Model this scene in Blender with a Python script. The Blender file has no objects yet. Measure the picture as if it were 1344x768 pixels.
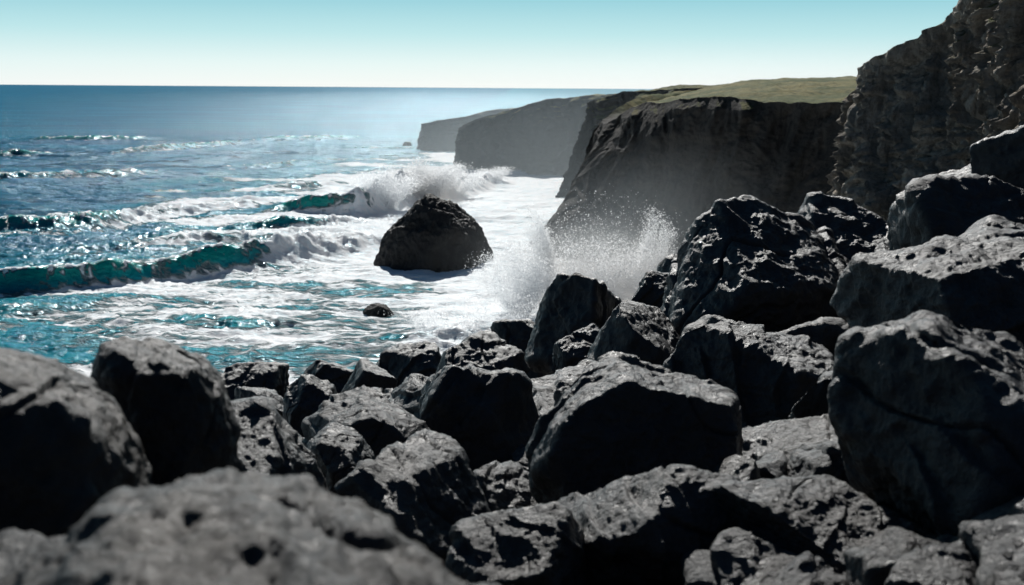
import bpy, bmesh, math
import numpy as np
from mathutils import Vector, Matrix
rng=np.random.default_rng(7)
scene=bpy.context.scene
scene.view_settings.view_transform='Standard'
scene.view_settings.look='None'
scene.view_settings.exposure=0
# ------------------------------------------------------------------ noise
PERM=rng.permutation(256).astype(np.int64)
G=rng.normal(size=(256,3)); G/=np.linalg.norm(G,axis=1)[:,None]; G=G.astype(np.float32)
def pn(p):
    p=np.asarray(p,dtype=np.float32)
    i=np.floor(p).astype(np.int64); f=(p-i).astype(np.float32)
    u=f*f*f*(f*(f*6-15)+10)
    out=np.zeros(len(p),dtype=np.float32)
    for dx in (0,1):
        hx=PERM[(i[:,0]+dx)&255]; wx=u[:,0] if dx else 1-u[:,0]
        for dy in (0,1):
            hy=PERM[(hx+i[:,1]+dy)&255]; wy=u[:,1] if dy else 1-u[:,1]
            for dz in (0,1):
                h=PERM[(hy+i[:,2]+dz)&255]; wz=u[:,2] if dz else 1-u[:,2]
                g=G[h]
                out+=wx*wy*wz*(g[:,0]*(f[:,0]-dx)+g[:,1]*(f[:,1]-dy)+g[:,2]*(f[:,2]-dz))
    return out*1.5
def fbm(p,o=4,gain=.5):
    a=1;s=0;p=np.array(p,dtype=np.float32)
    for k in range(o):
        s=s+a*pn(p+17.3*k); p=p*2.03; a*=gain
    return s
def ridged(p,o=4,gain=.5):
    a=1;s=0;p=np.array(p,dtype=np.float32)
    for k in range(o):
        s=s+a*(1-2*np.abs(pn(p+9.1*k))); p=p*2.07; a*=gain
    return s
def ss(x,a,b):
    t=np.clip((x-a)/(b-a),0,1); return t*t*(3-2*t)
# ------------------------------------------------------------------ mesh helper
def mk(name,V,F,mat,attrs=None,loc=(0,0,0),smooth=True):
    me=bpy.data.meshes.new(name)
    F=np.asarray(F,dtype=np.int32); n=F.shape[1]
    me.vertices.add(len(V)); me.vertices.foreach_set("co",np.asarray(V,dtype=np.float32).ravel())
    me.loops.add(F.size); me.loops.foreach_set("vertex_index",F.ravel())
    me.polygons.add(len(F)); me.polygons.foreach_set("loop_start",np.arange(0,F.size,n,dtype=np.int32))
    me.polygons.foreach_set("use_smooth",np.full(len(F),smooth))
    me.update(calc_edges=True)
    for k,a in (attrs or {}).items():
        at=me.attributes.new(k,'FLOAT','POINT'); at.data.foreach_set("value",np.asarray(a,dtype=np.float32))
    me.materials.append(mat)
    ob=bpy.data.objects.new(name,me); ob.location=loc
    scene.collection.objects.link(ob); return ob
def gridfaces(nr,nc):
    i=np.arange(nr*nc).reshape(nr,nc)
    return np.stack([i[:-1,:-1].ravel(),i[:-1,1:].ravel(),i[1:,1:].ravel(),i[1:,:-1].ravel()],1)
SPH={}
def sph(l):
    if l not in SPH:
        bm=bmesh.new(); bmesh.ops.create_icosphere(bm,subdivisions=l,radius=1)
        v=np.array([x.co[:] for x in bm.verts]); v/=np.linalg.norm(v,axis=1)[:,None]
        f=np.array([[x.index for x in q.verts] for q in bm.faces]); bm.free(); SPH[l]=(v,f)
    return SPH[l]
# ------------------------------------------------------------------ materials
def newmat(name):
    m=bpy.data.materials.new(name); m.use_nodes=True; nt=m.node_tree; nt.nodes.clear(); return m,nt
class NB:
    def __init__(s,nt): s.nt=nt
    def n(s,t,**k):
        x=s.nt.nodes.new(t)
        for a,b in k.items(): setattr(x,a,b)
        return x
    def l(s,a,b): s.nt.links.new(a,b)
    def val(s,sock,v):
        if isinstance(v,(int,float)): sock.default_value=v
        elif isinstance(v,tuple): sock.default_value=v if len(v)==len(sock.default_value) else v+(1,)
        else: s.l(v,sock)
    def math(s,op,a,b=0.0,c=None,clamp=False):
        x=s.n('ShaderNodeMath',operation=op); x.use_clamp=clamp
        s.val(x.inputs[0],a); s.val(x.inputs[1],b)
        if c is not None: s.val(x.inputs[2],c)
        return x.outputs[0]
    def mix(s,f,a,b,bt='MIX'):
        x=s.n('ShaderNodeMix',data_type='RGBA',blend_type=bt)
        s.val(x.inputs[0],f); s.val(x.inputs[6],a); s.val(x.inputs[7],b); return x.outputs[2]
    def noise(s,vec,scale,detail=6,rough=.55,dist=0):
        x=s.n('ShaderNodeTexNoise'); s.l(vec,x.inputs['Vector'])
        x.inputs['Scale'].default_value=scale; x.inputs['Detail'].default_value=detail
        x.inputs['Roughness'].default_value=rough; x.inputs['Distortion'].default_value=dist
        return x.outputs[0]
    def vor(s,vec,scale,feat='F1'):
        x=s.n('ShaderNodeTexVoronoi',feature=feat); s.l(vec,x.inputs['Vector']); x.inputs['Scale'].default_value=scale
        return x.outputs['Distance']
    def mapr(s,v,a,b,c=0,d=1,sm=True):
        x=s.n('ShaderNodeMapRange'); x.interpolation_type='SMOOTHSTEP' if sm else 'LINEAR'
        s.val(x.inputs[0],v); x.inputs[1].default_value=a; x.inputs[2].default_value=b
        x.inputs[3].default_value=c; x.inputs[4].default_value=d; return x.outputs[0]
    def scalev(s,vec,sc,rot=(0,0,0)):
        x=s.n('ShaderNodeMapping'); s.l(vec,x.inputs[0]); x.inputs['Scale'].default_value=sc; x.inputs['Rotation'].default_value=rot
        return x.outputs[0]
    def bump(s,h,strength,dist,nrm=None):
        x=s.n('ShaderNodeBump'); s.l(h,x.inputs['Height']); x.inputs['Strength'].default_value=strength
        x.inputs['Distance'].default_value=dist
        if nrm is not None: s.l(nrm,x.inputs['Normal'])
        return x.outputs[0]
def rockmat(name,dark,light,sc=1.0,rough=.6,bumpd=.06,spec=.5,brown=None):
    m,nt=newmat(name); b=NB(nt)
    geo=b.n('ShaderNodeNewGeometry'); P=geo.outputs['Position']
    n1=b.noise(P,1.1*sc,4,.62); n2=b.noise(P,3.6*sc,8,.67,.4); n3=b.noise(P,30*sc,4,.7)
    c=b.mix(b.mapr(n1,.35,.68),dark,light)
    if brown: c=b.mix(b.mapr(b.noise(P,.8*sc,4,.6),.46,.66,0,.7),c,brown)
    c=b.mix(b.mapr(n2,.45,.72,0,.6),c,tuple(min(1,x*1.7) for x in light))
    c=b.mix(b.mapr(n3,.3,.5,.5,0),c,tuple(x*.4 for x in dark))
    h=b.math('ADD',b.math('MULTIPLY',n2,1.0),b.math('MULTIPLY',n3,.20))
    nr=b.bump(h,1.0,bumpd/sc)
    p=b.n('ShaderNodeBsdfPrincipled'); b.l(c,p.inputs['Base Color'])
    b.l(b.mapr(n2,.3,.7,rough-.10,rough+.15),p.inputs['Roughness']); b.l(nr,p.inputs['Normal'])
    p.inputs['Specular IOR Level'].default_value=spec
    o=b.n('ShaderNodeOutputMaterial'); b.l(p.outputs[0],o.inputs[0]); return m
M_rock=rockmat('basalt_rock',(.008,.0085,.009),(.030,.0315,.0325),1.0,.42,.09,.66,(.034,.027,.020))
M_near=rockmat('basalt_rock_close',(.008,.008,.008),(.034,.033,.031),2.5,.46,.10,.55,(.046,.033,.021))
M_stack=rockmat('sea_rock',(.012,.012,.013),(.032,.032,.031),.35,.65,.10,.3,(.034,.028,.022))
def cliffmat(name,dark,light,brown,sc,bumpd,gz=(6,11)):
    m,nt=newmat(name); b=NB(nt)
    geo=b.n('ShaderNodeNewGeometry'); P=geo.outputs['Position']
    Ps=b.scalev(P,(1,1,.28)); Pl=b.scalev(P,(.22,.22,1.5),(.10,.08,0))
    n1=b.noise(Ps,.25*sc,5,.65,.5); n2=b.noise(P,1.3*sc,8,.70); n3=b.noise(Pl,.5*sc,4,.6,.8)
    nv=b.noise(b.scalev(P,(1,1,.12)),1.1*sc,5,.6,.3)
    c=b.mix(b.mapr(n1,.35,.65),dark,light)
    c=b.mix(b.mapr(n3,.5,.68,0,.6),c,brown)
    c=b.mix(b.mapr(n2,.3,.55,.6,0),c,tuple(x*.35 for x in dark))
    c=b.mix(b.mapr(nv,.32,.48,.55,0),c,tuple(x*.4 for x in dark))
    h=b.math('ADD',b.math('MULTIPLY',n2,1.0),b.math('MULTIPLY',n1,1.1))
    h=b.math('ADD',h,b.math('MULTIPLY',n3,.4)); h=b.math('ADD',h,b.math('MULTIPLY',nv,.8))
    sx=b.n('ShaderNodeSeparateXYZ'); b.l(geo.outputs['Normal'],sx.inputs[0])
    sp=b.n('ShaderNodeSeparateXYZ'); b.l(P,sp.inputs[0])
    g=b.math('ADD',sx.outputs[2],b.math('MULTIPLY',b.math('SUBTRACT',n2,.5),.5))
    g=b.math('MULTIPLY',b.mapr(g,.66,.84),b.mapr(sp.outputs[2],gz[0],gz[1]))
    gn=b.noise(P,.12,6,.6)
    gc=b.mix(b.mapr(gn,.4,.6),(.085,.10,.03),(.19,.165,.06))
    gc=b.mix(b.mapr(b.noise(P,.9,6,.7),.45,.65,0,.8),gc,(.04,.055,.018))
    c=b.mix(g,c,gc)
    p=b.n('ShaderNodeBsdfPrincipled'); b.l(c,p.inputs['Base Color']); p.inputs['Roughness'].default_value=.85
    p.inputs['Specular IOR Level'].default_value=.12
    b.l(b.bump(h,1.0,bumpd),p.inputs['Normal'])
    o=b.n('ShaderNodeOutputMaterial'); b.l(p.outputs[0],o.inputs[0]); return m
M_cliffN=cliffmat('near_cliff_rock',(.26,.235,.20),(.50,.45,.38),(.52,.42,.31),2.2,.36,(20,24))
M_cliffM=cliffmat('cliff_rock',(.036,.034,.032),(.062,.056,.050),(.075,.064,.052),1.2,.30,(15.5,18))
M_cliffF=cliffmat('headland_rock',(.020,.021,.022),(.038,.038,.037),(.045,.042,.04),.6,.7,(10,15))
# ------------------------------------------------------------------ terrain function
def ground(x,y):
    z=np.interp(y,[-40,-5,0,3,5,9,12,25,38,46,60,75,120],[24,18.9,18.1,17.3,16.5,15.0,13.9,9.9,7.5,5.6,-1.5,-4,-8])
    xp=np.maximum(x,0); z=z+.47*xp*np.interp(y,[0,4,8,60,80],[.25,.4,.95,1,.2])*np.where(x>22,22/np.maximum(x,1),1)
    z=z-.55*np.maximum(-9-x,0)*ss(y,12,28)
    return z
xs=np.linspace(-60,70,460); ys=np.linspace(-35,95,460)
XX,YY=np.meshgrid(xs,ys); P=np.stack([XX.ravel(),YY.ravel(),np.zeros(XX.size)],1)
Z=ground(P[:,0],P[:,1])+fbm(P*.35,5)*.55*ss(P[:,1],2,10)+ridged(P*1.1,3)*.12-.45
P[:,2]=Z
mk('rocky_ground',P,gridfaces(460,460),M_rock)
# ------------------------------------------------------------------ boulders
def rock_verts(level,seed,size,npl=9,p=70,rough=1.0,rnd=False):
    r=np.random.default_rng(seed); d,f=sph(level)
    if rnd: npl=7; p=9
    n=r.normal(size=(npl,3)); n/=np.linalg.norm(n,axis=1)[:,None]; h=r.uniform(.52,.92,npl)
    if rnd: h=r.uniform(.82,1.0,npl)
    k3=14
    n3=r.normal(size=(k3,3)); n3/=np.linalg.norm(n3,axis=1)[:,None]; h3=r.uniform(.90,1.15,k3)
    n=np.vstack([n,np.eye(3),-np.eye(3),n3]); h=np.concatenate([h,r.uniform(.72,1.0,6),h3])
    a=r.uniform(-.5,.5,3)*(.3 if rnd else 1)
    cx,sx,cy,sy,cz,sz=np.cos(a[0]),np.sin(a[0]),np.cos(a[1]),np.sin(a[1]),np.cos(a[2]*3),np.sin(a[2]*3)
    R=np.array([[cz,-sz,0],[sz,cz,0],[0,0,1]])@np.array([[cy,0,sy],[0,1,0],[-sy,0,cy]])@np.array([[1,0,0],[0,cx,-sx],[0,sx,cx]])
    n=n@R.T
    q=np.maximum(d@n.T/h,0)
    qm=q.max(1); q=q/qm[:,None]
    rad=(q**p).sum(1)**(-1/p)/qm
    V=d*rad[:,None]
    N=(q**(p-1))@(n/h[:,None])
    size=np.array(size,float)
    mn,mx=V.min(0),V.max(0); sc=size/(mx-mn); V=(V-(mn+mx)/2)*sc
    N=N/sc; N/=np.linalg.norm(N,axis=1)[:,None]+1e-9
    s=size.mean()
    o=r.uniform(-50,50,3); U=V/s
    D=.030*fbm(U*1.7+o,2)
    w=ridged(U*2.6+o+pn(U*4+o)[:,None]*.3,4,.5)-1.0
    D+=.018*w
    D+=.017*fbm(U*7+o,5,.62)
    L1=U@n[1]*4.5+pn(U*1.7+o)*1.0; fr=L1%1; D+=.036*(fr-ss(fr,.92,1.0)*fr)*ss(pn(U*1.3+o+7),-.2,.15)
    L2=U@n[2]*3.5+pn(U*2.3+o)*.8; D-=.032*np.exp(-(((L2%1)-.5)/.03)**2)*ss(pn(U*1.1+o+3),-.05,.2)
    V=V+N*(D*s*rough)[:,None]
    return V,f
B=[ # x,y,z(center), w,d,h, level, seed, material
(-2.50,4.75,17.80,1.15,1.2,1.85,7,11,1),(-2.12,5.75,17.42,.86,.9,2.15,7,72,1),(-.90,2.85,18.09,1.75,1.4,1.2,7,83,1),(-1.7,2.9,17.90,1.3,1.2,1.2,7,84,1),
(-.22,3.0,17.74,1.0,1.1,.9,7,213,1),
(-2.75,9.5,16.15,1.7,1.5,1.45,6,14,0),(-1.9,10.4,15.75,.8,.9,1.0,6,15,0),(-2.0,13.3,15.0,1.8,1.6,1.6,6,16,0),
(-.84,8.45,16.1,1.45,1.4,1.35,6,17,0),(-.42,14.3,14.7,1.9,1.6,2.5,6,18,0),(-1.75,17.2,13.9,2.3,2.2,1.8,6,19,0),
(1.3,17.2,14.1,2.7,2.4,1.7,6,20,0),(-1.1,29,11.1,3.0,2.8,3.1,6,21,0),(-4.1,27,11.1,1.9,2,2.7,6,22,0),
(-5.7,27,10.8,1.5,1.6,2.4,6,23,0),(-9.6,34.7,8.8,2.7,2.4,2.4,6,24,0),(-7.5,28.9,10.0,1.9,2,2.2,6,25,0),
(-7.0,36.6,8.6,2.7,2.5,2.4,6,26,0),(-3.3,32.9,10.0,2.8,2.6,3.0,6,27,0),(2.2,33.2,11.8,3.5,3.2,4.0,6,28,0),
(3.0,23.3,13.5,2.3,2.3,3.0,6,29,0),(2.0,27.1,12.3,1.6,1.8,2.4,6,30,0),(4.9,33.3,12.5,2.0,2,2.8,6,31,0),
(6.2,25.6,14.9,4.9,4.4,4.6,7,32,0),(10.2,28.6,14.7,4.6,4.2,4.5,7,33,0),(3.8,15.4,15.0,3.1,2.6,2.6,7,34,0),
(5.55,17.4,15.1,1.9,1.8,2.0,6,35,0),(4.85,21.3,14.1,2.2,2.2,2.0,6,36,0),(1.3,9.8,16.15,2.1,2.2,2.1,7,37,0),
(.98,7.6,16.3,2.1,1.6,1.5,7,38,0),(.1,7.0,16.4,1.05,1,1.0,6,39,0),(3.15,10.4,15.75,1.6,1.4,1.5,6,40,0),
(1.95,8.6,16.2,.85,.9,1.1,6,41,0),(2.35,7.0,16.5,1.6,1.2,1.15,7,42,0),(3.85,7.6,17.05,2.4,2.1,2.3,7,43,0),
(5.7,11.7,16.9,3.1,2.9,3.0,7,44,0),(9.5,19.8,16.7,3.2,3.0,3.2,6,45,0),(11.3,22,17.8,2.6,2.4,3.2,6,46,0),
(13.3,29.9,16.0,3.4,3,2.6,6,47,0),(9.1,23.6,15.5,1.5,1.5,1.8,6,48,0),(2.75,5.5,16.9,1.1,.9,.8,6,49,0),
(1.8,6.0,16.6,.95,.8,.8,6,50,0),(-.1,10.3,15.4,.9,.9,1.0,6,51,0),(.5,13.2,14.5,1.1,1.1,1.4,6,52,0),
(-4.6,15.3,14.3,1.7,1.6,1.7,6,53,0),(7.6,15.5,16.9,2.6,2.4,2.3,6,54,0),(8.2,26,14.7,2.2,2.2,2.4,6,55,0),
(-2.9,21.5,12.4,2.2,2.0,1.9,6,56,0),(.3,22.0,12.4,2.2,2.0,2.0,6,57,0),(-1.2,24.5,11.8,2.2,2.0,2.0,6,58,0),(-5.0,20.5,12.0,2.0,2.0,1.6,6,59,0),
(16.5,36,15.8,4,4,3.6,6,60,0),(6.6,36,12.2,3,3,3.6,6,61,0),(.6,38,9.4,3,3,3.2,6,62,0),(-4.6,41,7.8,3,3,2.6,6,63,0),
(-.3,5.3,16.6,.9,.9,.8,6,64,0),(.9,4.9,16.5,.8,.8,.7,6,65,0),(4.6,9.3,16.3,1.4,1.3,1.3,6,66,0),(3.0,8.9,15.9,.9,.9,.9,6,67,0),
(3.9,5.6,16.7,1.2,1.1,1.0,6,68,0),(4.2,12.6,15.7,1.3,1.2,1.4,6,69,0),(3.2,6.3,16.6,.9,.8,.8,6,70,0),(-1.6,7.2,16.0,1.1,1.0,1.0,6,71,0)]
mats=[M_rock,M_near]
for x,y,z,w,d,h,lv,sd,mi in B:
    V,f=rock_verts(lv,sd*7+1,(w,d,h),rnd=mi==1,rough=1.4 if sd in(83,84,213) else 1.0); mk('boulder',V,f,mats[mi],loc=(x,y,z))
Vs=[];Fs=[];off=0
def addrock(x,y,z,s,seed,lv):
    global off
    r=np.random.default_rng(seed)
    V,f=rock_verts(lv,seed,(s*r.uniform(.8,1.3),s*r.uniform(.8,1.3),s*r.uniform(.6,1.0)),9,30)
    Vs.append(V+np.array([x,y,z])); Fs.append(f+off); off+=len(V)
for i in range(1400):
    near_=i>=720
    y=rng.uniform(5,60) if not near_ else rng.uniform(4.0,20); x=rng.uniform(-.42*y-3,.62*y+3)
    s=rng.uniform(.35,1.0)*(.5+y/32)
    if near_: s=rng.uniform(.2,.85)
    if y>52: s*=1.2
    g=float(ground(np.array([x]),np.array([y]))[0])
    addrock(x,y,g+s*.08-.15,s,5000+i,4 if (y>20 or s<.3) else 5)
mk('rock_rubble',np.vstack(Vs),np.vstack(Fs),M_rock)
# ------------------------------------------------------------------ sea rocks
def stackrock(name,loc,size,seed,taper=.45,lv=7,top=None):
    r=np.random.default_rng(seed); d,f=sph(lv)
    n=[];h=[]
    for k in range(9):
        a=k*2*math.pi/9+r.uniform(-.25,.25); n.append((math.cos(a),math.sin(a),taper+r.uniform(-.12,.15))); h.append(r.uniform(.85,1.0))
    for k in range(5):
        a=r.uniform(0,6.28); n.append((.6*math.cos(a),.6*math.sin(a),1)); h.append(r.uniform(.72,.9))
    if top:
        for nn,hh_ in top: n.append(nn); h.append(hh_)
    n.append((0.1,0,1));h.append(.8); n.append((0,0,-1));h.append(.5)
    n=np.array(n); n/=np.linalg.norm(n,axis=1)[:,None]
    q=np.maximum(d@n.T/np.array(h),0); V=d*((q**30).sum(1)**(-1/30))[:,None]
    V=V*(1+.05*fbm(V*1.6+seed,3)+.05*(ridged(V*3+seed,4)-.9)+.028*fbm(V*9+seed,4,.6))[:,None]
    mn,mx=V.min(0),V.max(0); V=(V-(mn+mx)/2)/((mx-mn)/2)*np.array(size)/2
    mk(name,V,f,M_stack,loc=loc)
stackrock('sea_stack',(-9.2,115.5,2.2),(15.6,12,11.2),3,.36,7,[((.75,-.1,1),.80),((-.7,0,1),.78)])
stackrock('sea_rock',(-12.2,88.5,-.1),(3.6,2.4,1.6),4,.5,5)
stackrock('sea_rock',(-36.5,348,.2),(4.2,3,2.6),8,.4,5)
# ------------------------------------------------------------------ cliffs
def cliff(name,st,mat,ns=520,nf=170,npl=60,A=2.0,fr=.12,seed=0,prof=.62,vert=.35,zbase=-2.5):
    st=np.array(st,float)
    L=np.concatenate([[0],np.cumsum(np.linalg.norm(np.diff(st[:,2:4],axis=0),axis=1)+.5*np.linalg.norm(np.diff(st[:,0:2],axis=0),axis=1))])
    s=np.linspace(0,L[-1],ns)
    C=np.stack([np.interp(s,L,st[:,k]) for k in range(8)],1)
    w=max(3,ns//len(st)//2|1); ker=np.hanning(w+2)[1:-1]; ker/=ker.sum()
    Cp=np.pad(C,((w//2,w//2),(0,0)),mode='edge'); C=np.stack([np.convolve(Cp[:,k],ker,'valid') for k in range(8)],1)
    base=np.c_[C[:,0:2],np.full(ns,zbase)]; top=C[:,2:5]; inl=C[:,5:8]
    t=np.linspace(0,1,nf)
    tt=t[:,None,None]
    hf=tt**prof
    F=np.concatenate([base[None,:,:2]*(1-hf)+top[None,:,:2]*hf, base[None,:,2:]*(1-tt)+top[None,:,2:]*tt],2)
    u=(np.linspace(0,1,npl+1)[1:]**1.6)[:,None,None]
    Pz=top[None]*(1-u)+inl[None]*u
    V=np.concatenate([F,Pz],0); nr=nf+npl
    out=base[:,:2]-inl[:,:2]; out/=np.linalg.norm(out,axis=1)[:,None]
    mask=np.concatenate([np.ones(nf)*1.0,np.zeros(npl)])
    mask[:nf]*=1-.75*ss(t,.93,1.0); mask[nf:]=.25*np.exp(-np.arange(npl)/3)
    Q=V.reshape(-1,3)+seed*13.7
    wp=np.stack([pn(Q*fr*2+3),pn(Q*fr*2+31),pn(Q*fr*2+57)],1)/fr*.35
    Qw=Q+wp
    big=fbm(Q*np.array([fr,fr,fr*vert]),3)*1.6+(ridged(Qw*np.array([fr*2.2,fr*2.2,fr*1.6*vert]),4)-.9)*.7
    sm=fbm(Qw*fr*8,4,.6)*.28+(ridged(Qw*np.array([fr*3,fr*3,fr*7]),3)-.9)*.14
    D=((big+sm)*A).reshape(nr,ns)*mask[:,None]
    V[:,:,:2]+=out[None]*D[:,:,None]
    pz=fbm(Q*.05,4).reshape(nr,ns)*1.0+fbm(Q*.5,3).reshape(nr,ns)*.18
    zm=np.concatenate([ss(t,.6,1.0),np.ones(npl)])
    V[:,:,2]+=pz*zm[:,None]*min(1,A/2+.3)
    return mk(name,V.reshape(-1,3),gridfaces(nr,ns),mat)
cliff('sea_cliff',[
 (52,60,60,64,23,120,120,26),(40,72,44,80,21,110,170,24),(28,85,32,95,19.2,75,200,22.8),(21.6,96,26,106,19,56,200,22.4),(14.5,104.5,20,117,18.8,46,200,21.6),
 (6.0,110,16.0,129,18.0,40,190,20.5),(-5,118,12.0,136,15.6,36,180,19.5),(-4,130,12.5,143,15.6,36,175,19.3),(8,150,20,158,18.6,40,178,20),(28,178,36,180,20,60,195,21),(60,205,64,200,21.5,90,205,22)],
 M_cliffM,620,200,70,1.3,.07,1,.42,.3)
cliff('near_cliff',[
 (24,8,31,8,33,60,8,38),(17.5,26,24.5,27,32,60,30,38),(16.5,38,23,40,31,60,45,38),(16.2,48,24.2,50,27.2,60,55,34),(15.6,56,23.7,57.5,23.8,55,65,30),(15.6,61,20.7,62.5,21.2,50,70,25),
 (19,69,24.3,69,21,50,75,24),(30,76,33,74,21,55,82,23)],
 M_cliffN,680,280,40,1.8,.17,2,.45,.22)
cliff('coastal_headland',[
 (60,168,70,176,20,160,230,23),(30,172,38,180,20.4,90,225,22),(14,180,20,188,19.6,50,215,20.5),(7,187,13.5,193,17.5,34,208,19),(9,196,15,200,17,40,212,19),(40,222,44,220,20,80,226,21)],
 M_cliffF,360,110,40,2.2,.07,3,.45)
cliff('coastal_headland',[
 (70,195,80,206,21,220,300,25),(28,214,42,226,20,150,310,23),(12,228,21,240,18.8,95,312,22),(0,236,6,249,16.5,60,312,20),(-11,241,-7,249,13.0,30,300,16),(-18.5,246,-14.5,251,10.2,12,290,13),(-15,258,-11,262,10,14,285,13),(10,290,18,288,14,50,310,17),(60,330,60,322,19,120,330,20)],
 M_cliffF,460,120,60,3.2,.06,4,.4)
cliff('coastal_headland',[
 (40,290,60,310,19,160,420,24),(5,305,14,330,14.5,100,420,19.5),(-20,312,-14,330,11.5,60,415,15),(-35,318,-31,328,8.0,10,400,9.5),(-34,335,-30,342,7.7,10,400,9),(0,410,5,400,12,50,430,14),(80,450,90,440,18,200,460,20)],
 M_cliffF,420,90,50,2.6,.05,5,.4)
# ------------------------------------------------------------------ sea
y1=np.exp(np.linspace(math.log(34),math.log(460),900)); y2=np.exp(np.linspace(math.log(460),math.log(40000),260))[1:]
yr=np.concatenate([y1,y2]); nc=820; c=np.linspace(0,1,nc)
X=np.stack([-(35+.8*y)+c*(65+1.55*y) for y in yr]); Y=np.repeat(yr[:,None],nc,1); nr=len(yr)
x=X.ravel(); y=Y.ravel(); z=np.zeros_like(x)
P2=np.stack([x,y,np.zeros_like(x)],1)
warp=fbm(P2*.02,2)
near=1-ss(y,330,455)
for lam,amp,ang in ((26,.36,-.35),(17,.22,-.1),(11,.13,-.6),(7,.07,.2)):
    kx,ky=math.sin(ang),math.cos(ang); ph=(x*kx+y*ky)*2*math.pi/lam+warp*9+lam
    z+=amp*(1-2*np.abs(np.sin(ph/2)))*(.6+.8*pn(P2*.03+lam))*near
z+=fbm(P2*np.array([.22,.5,1]),4,.55)*.30*near
foam=np.zeros_like(x); face=np.zeros_like(x)
xe=np.interp(y,[60,84,113,144,170,213,260,314,410,470],[-72,-62,-50,-48,-50,-62,-46,-38,-33,-38])
lown=fbm(P2*np.array([.035,.09,1])+5,4)
cover=ss(x-xe+lown*24,-8,28)*(1-ss(y,400,520))
dens=np.interp(y,[50,80,95,112,118,150,220,260,330,470],[.68,.58,.64,.80,1.05,1.12,1.15,1.0,.75,.5])
foam=cover*dens+lown*.26*cover
foam+= .30*ss(-np.abs(x+7)+11,0,6)*ss(-np.abs(y-112)+12,0,6)
foam+= .40*ss(-np.abs(x-4)+14,0,7)*ss(-np.abs(y-95)+20,0,10)
far_caps=ss(fbm(P2*np.array([.05,.13,1])+40,4),.62,.9)*.5*(1-ss(y,300,1400)); foam=np.maximum(foam,far_caps)
shallow=ss(x-xe+16+lown*25,-10,50)*(1-ss(y,150,420)*.6)
yoff=np.zeros_like(x)
def wave(xs_,ys_,amps,brk,front=1.3,back=5.0):
    global z,foam,face,yoff
    xs_=np.array(xs_,float)
    m=(x>xs_[0]-8)&(x<xs_[-1]+8)&(y>min(ys_)-18)&(y<max(ys_)+30)
    xm=x[m];ym=y[m]
    yc=np.interp(xm,xs_,ys_); sl=np.interp(xm,xs_,np.gradient(ys_,xs_))
    jag=pn(np.stack([xm*.18,xm*0+ys_[0],xm*0],1))*1.6+pn(np.stack([xm*.6,xm*0+ys_[0],xm*0],1))*.5
    s=(ym-yc-jag)/np.sqrt(1+sl**2)
    A=np.interp(xm,xs_,amps)*ss(xm,xs_[0]-6,xs_[0]+6)*(1-ss(xm,xs_[-1]-6,xs_[-1]+6))
    A=A*(1+.35*pn(np.stack([xm*.3,ym*.05,xm*0+3],1)))
    b=np.interp(xm,xs_,brk)
    n2=fbm(np.stack([xm*.5,ym*.5,xm*0],1),4,.6); n3=fbm(np.stack([xm*1.6,ym*.7,xm*0],1),4,.6)
    h=np.where(s<0,np.exp(-(s/(front*(1+b*1.2)))**2),np.exp(-(np.abs(s)/back)**1.3))*A
    h=h+b*np.exp(-(s/2.5)**2)*(.9*n2)*A*.6+.05*n3*A
    z[m]+=h - A*.15*np.exp(-((s+front*3)/3)**2)
    yoff[m]-=h*.5*(1-b)
    An=np.clip(A/1.1,0,1)
    crest=np.exp(-((s-.1)/.55)**2)*1.0*(.72+.8*n2)*An
    broken=b*ss(s,-9-3*n2,-2)*(1-ss(s,4,12))*1.3*An
    spill=np.clip(.75*ss(n3+n2*.6,.0,.5),0,1)*ss(s,-front*2,-.4)*(1-ss(s,0,2.5))*An
    toe=.74*np.exp(-((s+front*2.4)/1.1)**2)*An*(.72+.6*n2)
    fc=ss(s,-front*2.4,-front*1.0)*(1-ss(s,0.0,1.4))*(1-b)*An
    trail=.58*ss(s,.5,2.5)*(1-ss(s,4,11))*An*(.6+.9*n2)
    foam[m]=np.maximum.reduce([foam[m]*(1-fc*.65),crest,spill,broken,toe,trail])
    face[m]=np.maximum(face[m],fc*ss(z[m],-.2,1.6))
wave([-80,-62,-50,-41.5,-32,-25,-18],[84,93,98.5,103.5,112.5,121.5,128],[1.6,2.0,2.2,2.2,2.1,2.1,2.0],[0,.15,.05,.1,.25,.8,1],1.35,5)
wave([-38,-30,-24,-15.6,-9,-3.6],[163,163,165,183,198,215],[1.8,3.2,3.8,4.4,3.2,2.2],[.0,.1,.5,1,.5,.8],1.6,6)
wave([-95,-71,-61,-56.7,-48.4,-38],[128,139,145,158,168,174],[1.0,1.8,1.8,1.5,1.3,1.0],[.1,.2,.25,.6,.6,.6],1.4,5)
wave([-121,-107,-96],[305,336,369],[1.2,1.3,1.0],[.5,.3,.2],1.4,7)
wave([-165,-147,-130],[284,289,293],[1.0,1.3,.9],[0,0.1,.1],1.6,7)
wave([-178,-155,-137],[375,377,381],[1.2,1.3,1.0],[0,.1,0],2,8)
wave([-70,-62,-54],[250,258,276],[1.0,1.0,.7],[.2,.3,.2],1.4,6)
wave([-96,-78,-60],[384,392,400],[1.2,1.2,1.0],[.3,.2,.1],2,8)
wave([-40,-34,-24],[142,145,149],[1.0,1.4,1.0],[.1,.3,.5],1.1,4)
wave([-27,-23,-19],[84.5,83.7,84.5],[.8,.9,.7],[0,0,.2],1.0,3)
wave([-12,-8,-3,2],[76,77.5,79,82],[.6,.8,1.0,1.0],[.5,.7,.8,.9],1.4,3)
wave([-50,-44,-36],[196,200,206],[.9,1.1,.9],[.3,.4,.5],1.2,5)
wave([-60,-48,-38],[83,86,92],[.5,.6,.5],[.1,.4,.2],1.2,4)
wave([-58,-45,-30,-20],[122,128,136,141],[.5,.8,.8,.6],[.2,.6,.5,.6],1.1,4)
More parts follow.
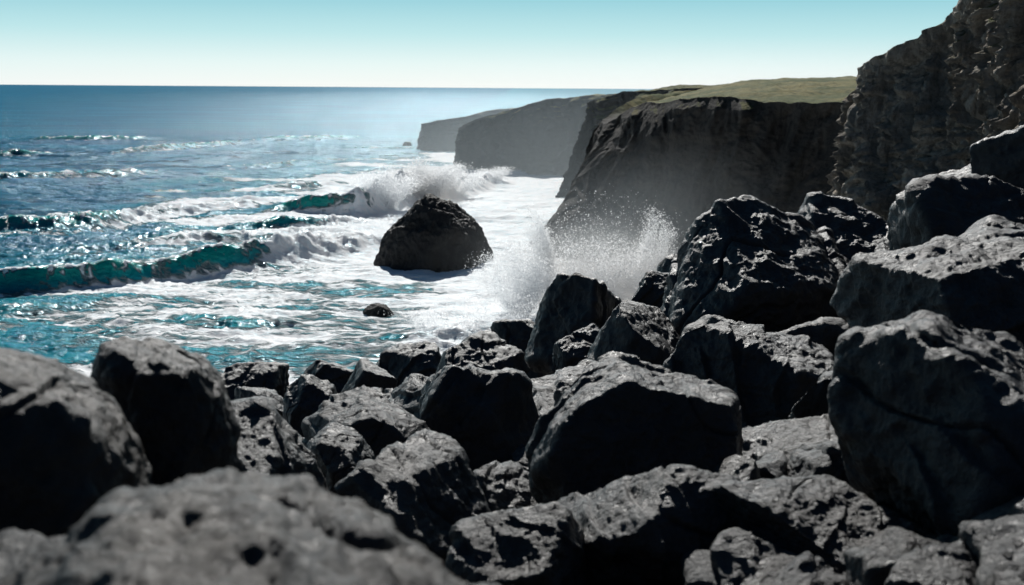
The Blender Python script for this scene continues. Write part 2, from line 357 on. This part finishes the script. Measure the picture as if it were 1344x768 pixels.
wave([-130,-110,-95,-80],[215,219,226,232],[.8,1.1,.9,.6],[.2,.3,.4,.4],1.3,6)
SV=np.stack([x,y+yoff,z],1)
m,nt=newmat('sea_water'); b=NB(nt)
geo=b.n('ShaderNodeNewGeometry'); Pn=geo.outputs['Position']
def attr(n):
    a=b.n('ShaderNodeAttribute'); a.attribute_name=n; return a.outputs['Fac']
fo,fa,sh=attr('foam'),attr('face'),attr('shallow')
Pst=b.scalev(Pn,(.32,.95,.6),(0,0,-.25))
f1=b.noise(Pst,.32,8,.62,1.4); f2=b.noise(Pst,1.7,6,.68,.8)
lace=b.vor(b.scalev(Pn,(.5,1.1,.8),(0,0,-.25)),.75,'DISTANCE_TO_EDGE')
pat=b.math('ADD',b.math('MULTIPLY',f1,.68),b.math('MULTIPLY',f2,.32))
pat=b.math('SUBTRACT',pat,b.math('MULTIPLY',b.mapr(lace,0,.16),.05))
thr=b.math('SUBTRACT',.78,b.math('MULTIPLY',fo,.56))
fm=b.mapr(b.math('SUBTRACT',pat,thr),-.08,.06)
fm=b.math('MULTIPLY',fm,b.mapr(fo,.02,.15))
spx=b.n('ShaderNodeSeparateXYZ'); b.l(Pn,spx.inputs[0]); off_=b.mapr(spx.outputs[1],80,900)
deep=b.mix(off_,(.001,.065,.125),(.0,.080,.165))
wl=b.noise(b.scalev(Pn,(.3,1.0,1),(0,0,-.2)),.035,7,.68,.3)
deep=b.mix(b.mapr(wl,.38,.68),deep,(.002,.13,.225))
col=b.mix(sh,deep,(.002,.25,.32))
col=b.mix(fa,col,(.0,.32,.27))  # emerald of backlit wave fronts put into the base colour; no light passes through
col=b.mix(b.mapr(fo,.3,.9,0,.5),col,(.08,.48,.54))
fcol=b.mix(b.mapr(f2,.28,.55),(.74,.88,.92),(.98,.98,.98))
fin=b.mix(fm,col,fcol)
w1=b.noise(b.scalev(Pn,(.6,1.1,1)),.45,7,.62,.3); w2=b.noise(b.scalev(Pn,(.7,1.2,1)),2.6,4,.6,.4)
hh=b.math('ADD',b.math('MULTIPLY',w1,1.2),b.math('MULTIPLY',w2,.25))
hh=b.math('ADD',hh,b.math('MULTIPLY',wl,5.0))
hh=b.math('MULTIPLY',hh,b.mapr(fm,0,1,1,.28))
hh=b.math('ADD',hh,b.math('MULTIPLY',b.math('MULTIPLY',fm,f2),.2))
nr_=b.bump(hh,1.0,.6)
di=b.n('ShaderNodeBsdfDiffuse'); b.l(fin,di.inputs['Color']); b.l(nr_,di.inputs['Normal'])
gl=b.n('ShaderNodeBsdfGlossy'); gl.inputs['Color'].default_value=(.72,.91,1,1); b.l(nr_,gl.inputs['Normal'])
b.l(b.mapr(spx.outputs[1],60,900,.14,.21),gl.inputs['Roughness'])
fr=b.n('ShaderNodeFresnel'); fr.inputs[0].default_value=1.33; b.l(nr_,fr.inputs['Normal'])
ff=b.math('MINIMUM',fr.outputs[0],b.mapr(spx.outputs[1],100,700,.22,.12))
ff=b.math('MULTIPLY',ff,b.mapr(fm,0,1,1,.12))
mx=b.n('ShaderNodeMixShader'); b.l(ff,mx.inputs[0]); b.l(di.outputs[0],mx.inputs[1]); b.l(gl.outputs[0],mx.inputs[2])
o=b.n('ShaderNodeOutputMaterial'); b.l(mx.outputs[0],o.inputs[0])
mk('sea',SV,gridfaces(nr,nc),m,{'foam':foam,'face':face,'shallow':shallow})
# ------------------------------------------------------------------ spray droplets
ms,nt=newmat('water_spray'); b=NB(nt)
d=b.n('ShaderNodeBsdfDiffuse'); d.inputs[0].default_value=(.97,.98,.98,1)
t=b.n('ShaderNodeBsdfTranslucent'); t.inputs[0].default_value=(.97,.98,.99,1)
mx=b.n('ShaderNodeMixShader'); mx.inputs[0].default_value=.6; b.l(d.outputs[0],mx.inputs[1]); b.l(t.outputs[0],mx.inputs[2])
o=b.n('ShaderNodeOutputMaterial'); b.l(mx.outputs[0],o.inputs[0])
TRI=np.array([[1,0,0],[-.5,.87,0],[-.5,-.87,0]])
def droplets(name,C,S):
    n=len(C); r=np.random.default_rng(n)
    R=r.normal(size=(n,3,3)); Q,_=np.linalg.qr(R)
    V=np.einsum('kj,nij->nki',TRI,Q)*S[:,None,None]+C[:,None,:]
    F=(np.array([[0,1,2]])[None]+3*np.arange(n)[:,None,None]).reshape(-1,3)
    mk(name,V.reshape(-1,3),F,ms,smooth=False)
def jet(cx,cy,h,wd,n,lean=0,nk=9):
    n=int(n*1.25)
    r=np.random.default_rng(int(abs(cx*100)+h*7+n)); u=r.uniform(0,1,n)**1.4
    ang=r.normal(0,.45,n)*wd
    k=r.integers(0,nk,n); fk=r.uniform(-1,1,nk); fh=r.uniform(.55,1,nk)
    fa_=fk[k]*wd
    X_=cx+(fa_*(.35+u)+ang*(.2+.5*u))+lean*u*u*h; Y_=cy+r.normal(0,.6,n)*wd*.6*(.4+u)
    Z_=u*h*fh[k]*(1-.25*np.abs(fk[k]))+r.normal(0,.10,n)*h*.3
    return np.stack([X_,Y_,np.maximum(Z_,-.2)],1)
def sizes(n,a=.02,bm_=.05): return np.random.default_rng(n).uniform(0,1,n)**3*bm_+a
C=np.vstack([jet(3.8,94,10,1.0,30000,-.18),jet(12.8,95,9.8,1.4,30000,.12),jet(.8,89,7.4,2.4,50000,-.08,14),jet(7.2,90,7.6,4.0,66000,0,18),jet(13.5,91,7.2,3,38000,0),
  jet(7,94,12.0,5.5,9000,0,24)])
droplets('wave_spray',C,sizes(len(C),.026,.060))
C=np.vstack([jet(-22,166,7.8,3.4,30000,.2,14),jet(-16,176,9.0,3.8,34000,.2,14),jet(-11,188,6.4,3,16000,.2),jet(-4,212,4.2,3,8000,.1)])
droplets('wave_spray',C,sizes(len(C),.05,.12))
C=np.vstack([jet(-24,124,3.6,3.0,12000,.1),jet(-18,129,3.6,2.5,12000,.1),jet(-6,80,2.6,3.0,14000,.1),jet(-1,82,3.8,2.8,14000,.1)])
droplets('wave_spray',C,sizes(len(C)))
# ------------------------------------------------------------------ mist volumes
def mist(name,loc,rad,dens,r0=0.0,aniso=.45,col_=(.93,.97,1,1)):
    m,nt=newmat(name); b=NB(nt)
    v=b.n('ShaderNodeVolumeScatter'); v.inputs['Color'].default_value=col_; v.inputs['Anisotropy'].default_value=aniso
    tc=b.n('ShaderNodeTexCoord'); ln=b.n('ShaderNodeVectorMath',operation='LENGTH'); b.l(tc.outputs['Object'],ln.inputs[0])
    b.l(b.math('MULTIPLY',b.mapr(ln.outputs['Value'],r0,1,1,0),dens),v.inputs['Density'])
    o=b.n('ShaderNodeOutputMaterial'); b.l(v.outputs[0],o.inputs['Volume'])
    V,f=sph(5); ob=mk(name,V,f,m,loc=loc); ob.scale=rad
mist('coastal_haze',(66,262,-6),(150,176,40),.0066,.2,.5,(.80,.93,1,1))
mist('spray_mist',(8,93,.8),(12,6,8.5),.24,0,.6)
mist('spray_mist',(-17,178,1.0),(12,10,8),.18,0,.6)
mist('sea_mist',(18,104,-1),(30,22,18),.017,0,.5,(.84,.94,1,1))
# ------------------------------------------------------------------ light
AZ=math.radians(-3); EL=math.radians(38)
sd=Vector((math.sin(AZ)*math.cos(EL),math.cos(AZ)*math.cos(EL),math.sin(EL)))
L=bpy.data.lights.new('sun','SUN'); L.energy=5.0; L.angle=math.radians(.5); L.color=(1,.98,.94)
lo=bpy.data.objects.new('sun',L); lo.rotation_euler=sd.to_track_quat('Z','Y').to_euler(); scene.collection.objects.link(lo)
w=bpy.data.worlds.new("World"); scene.world=w; w.use_nodes=True; nt=w.node_tree; nt.nodes.clear(); b=NB(nt)
sky=b.n('ShaderNodeTexSky',sky_type='NISHITA'); sky.sun_disc=False; sky.sun_elevation=EL; sky.sun_rotation=AZ
sky.air_density=1.0; sky.dust_density=.6; sky.ozone_density=1.5
tc=b.n('ShaderNodeTexCoord'); sx=b.n('ShaderNodeSeparateXYZ'); b.l(tc.outputs['Generated'],sx.inputs[0])
cr=b.n('ShaderNodeValToRGB'); b.l(sx.outputs[2],cr.inputs[0])
e=cr.color_ramp.elements
e[0].position=0; e[0].color=(.90,.96,.96,1); e[1].position=1; e[1].color=(.012,.04,.09,1)
for pos,cc in ((.022,(.76,.92,.935,1)),(.05,(.48,.78,.83,1)),(.09,(.23,.58,.68,1)),(.25,(.05,.17,.28,1))):
    q=e.new(pos); q.color=cc
# the sky away from the sun is deeper and bluer
away=b.mix(b.mapr(sx.outputs[1],-.2,.9),(.10,.18,.28),(1.0,1.0,1.0))
cc=b.mix(1.0,cr.outputs[0],away,'MULTIPLY')
grade=b.n('ShaderNodeVectorMath',operation='SCALE'); b.l(cc,grade.inputs[0]); grade.inputs['Scale'].default_value=10
mixc=b.mix(.92,sky.outputs[0],grade.outputs[0])
bg=b.n('ShaderNodeBackground'); bg.inputs[1].default_value=.10
b.l(mixc,bg.inputs[0]); o=b.n('ShaderNodeOutputWorld'); b.l(bg.outputs[0],o.inputs[0])
# ------------------------------------------------------------------ camera
cd=bpy.data.cameras.new('camera'); cd.lens=35; cd.sensor_width=36; cd.clip_end=100000; cd.clip_start=.05
cd.dof.use_dof=True; cd.dof.focus_distance=22; cd.dof.aperture_fstop=1.4
co=bpy.data.objects.new('camera',cd); co.location=(0,0,20)
co.rotation_euler=(Matrix.Rotation(math.radians(90-11.63),3,'X')@Matrix.Rotation(math.radians(.4),3,'Z')).to_euler()
scene.collection.objects.link(co); scene.camera=co
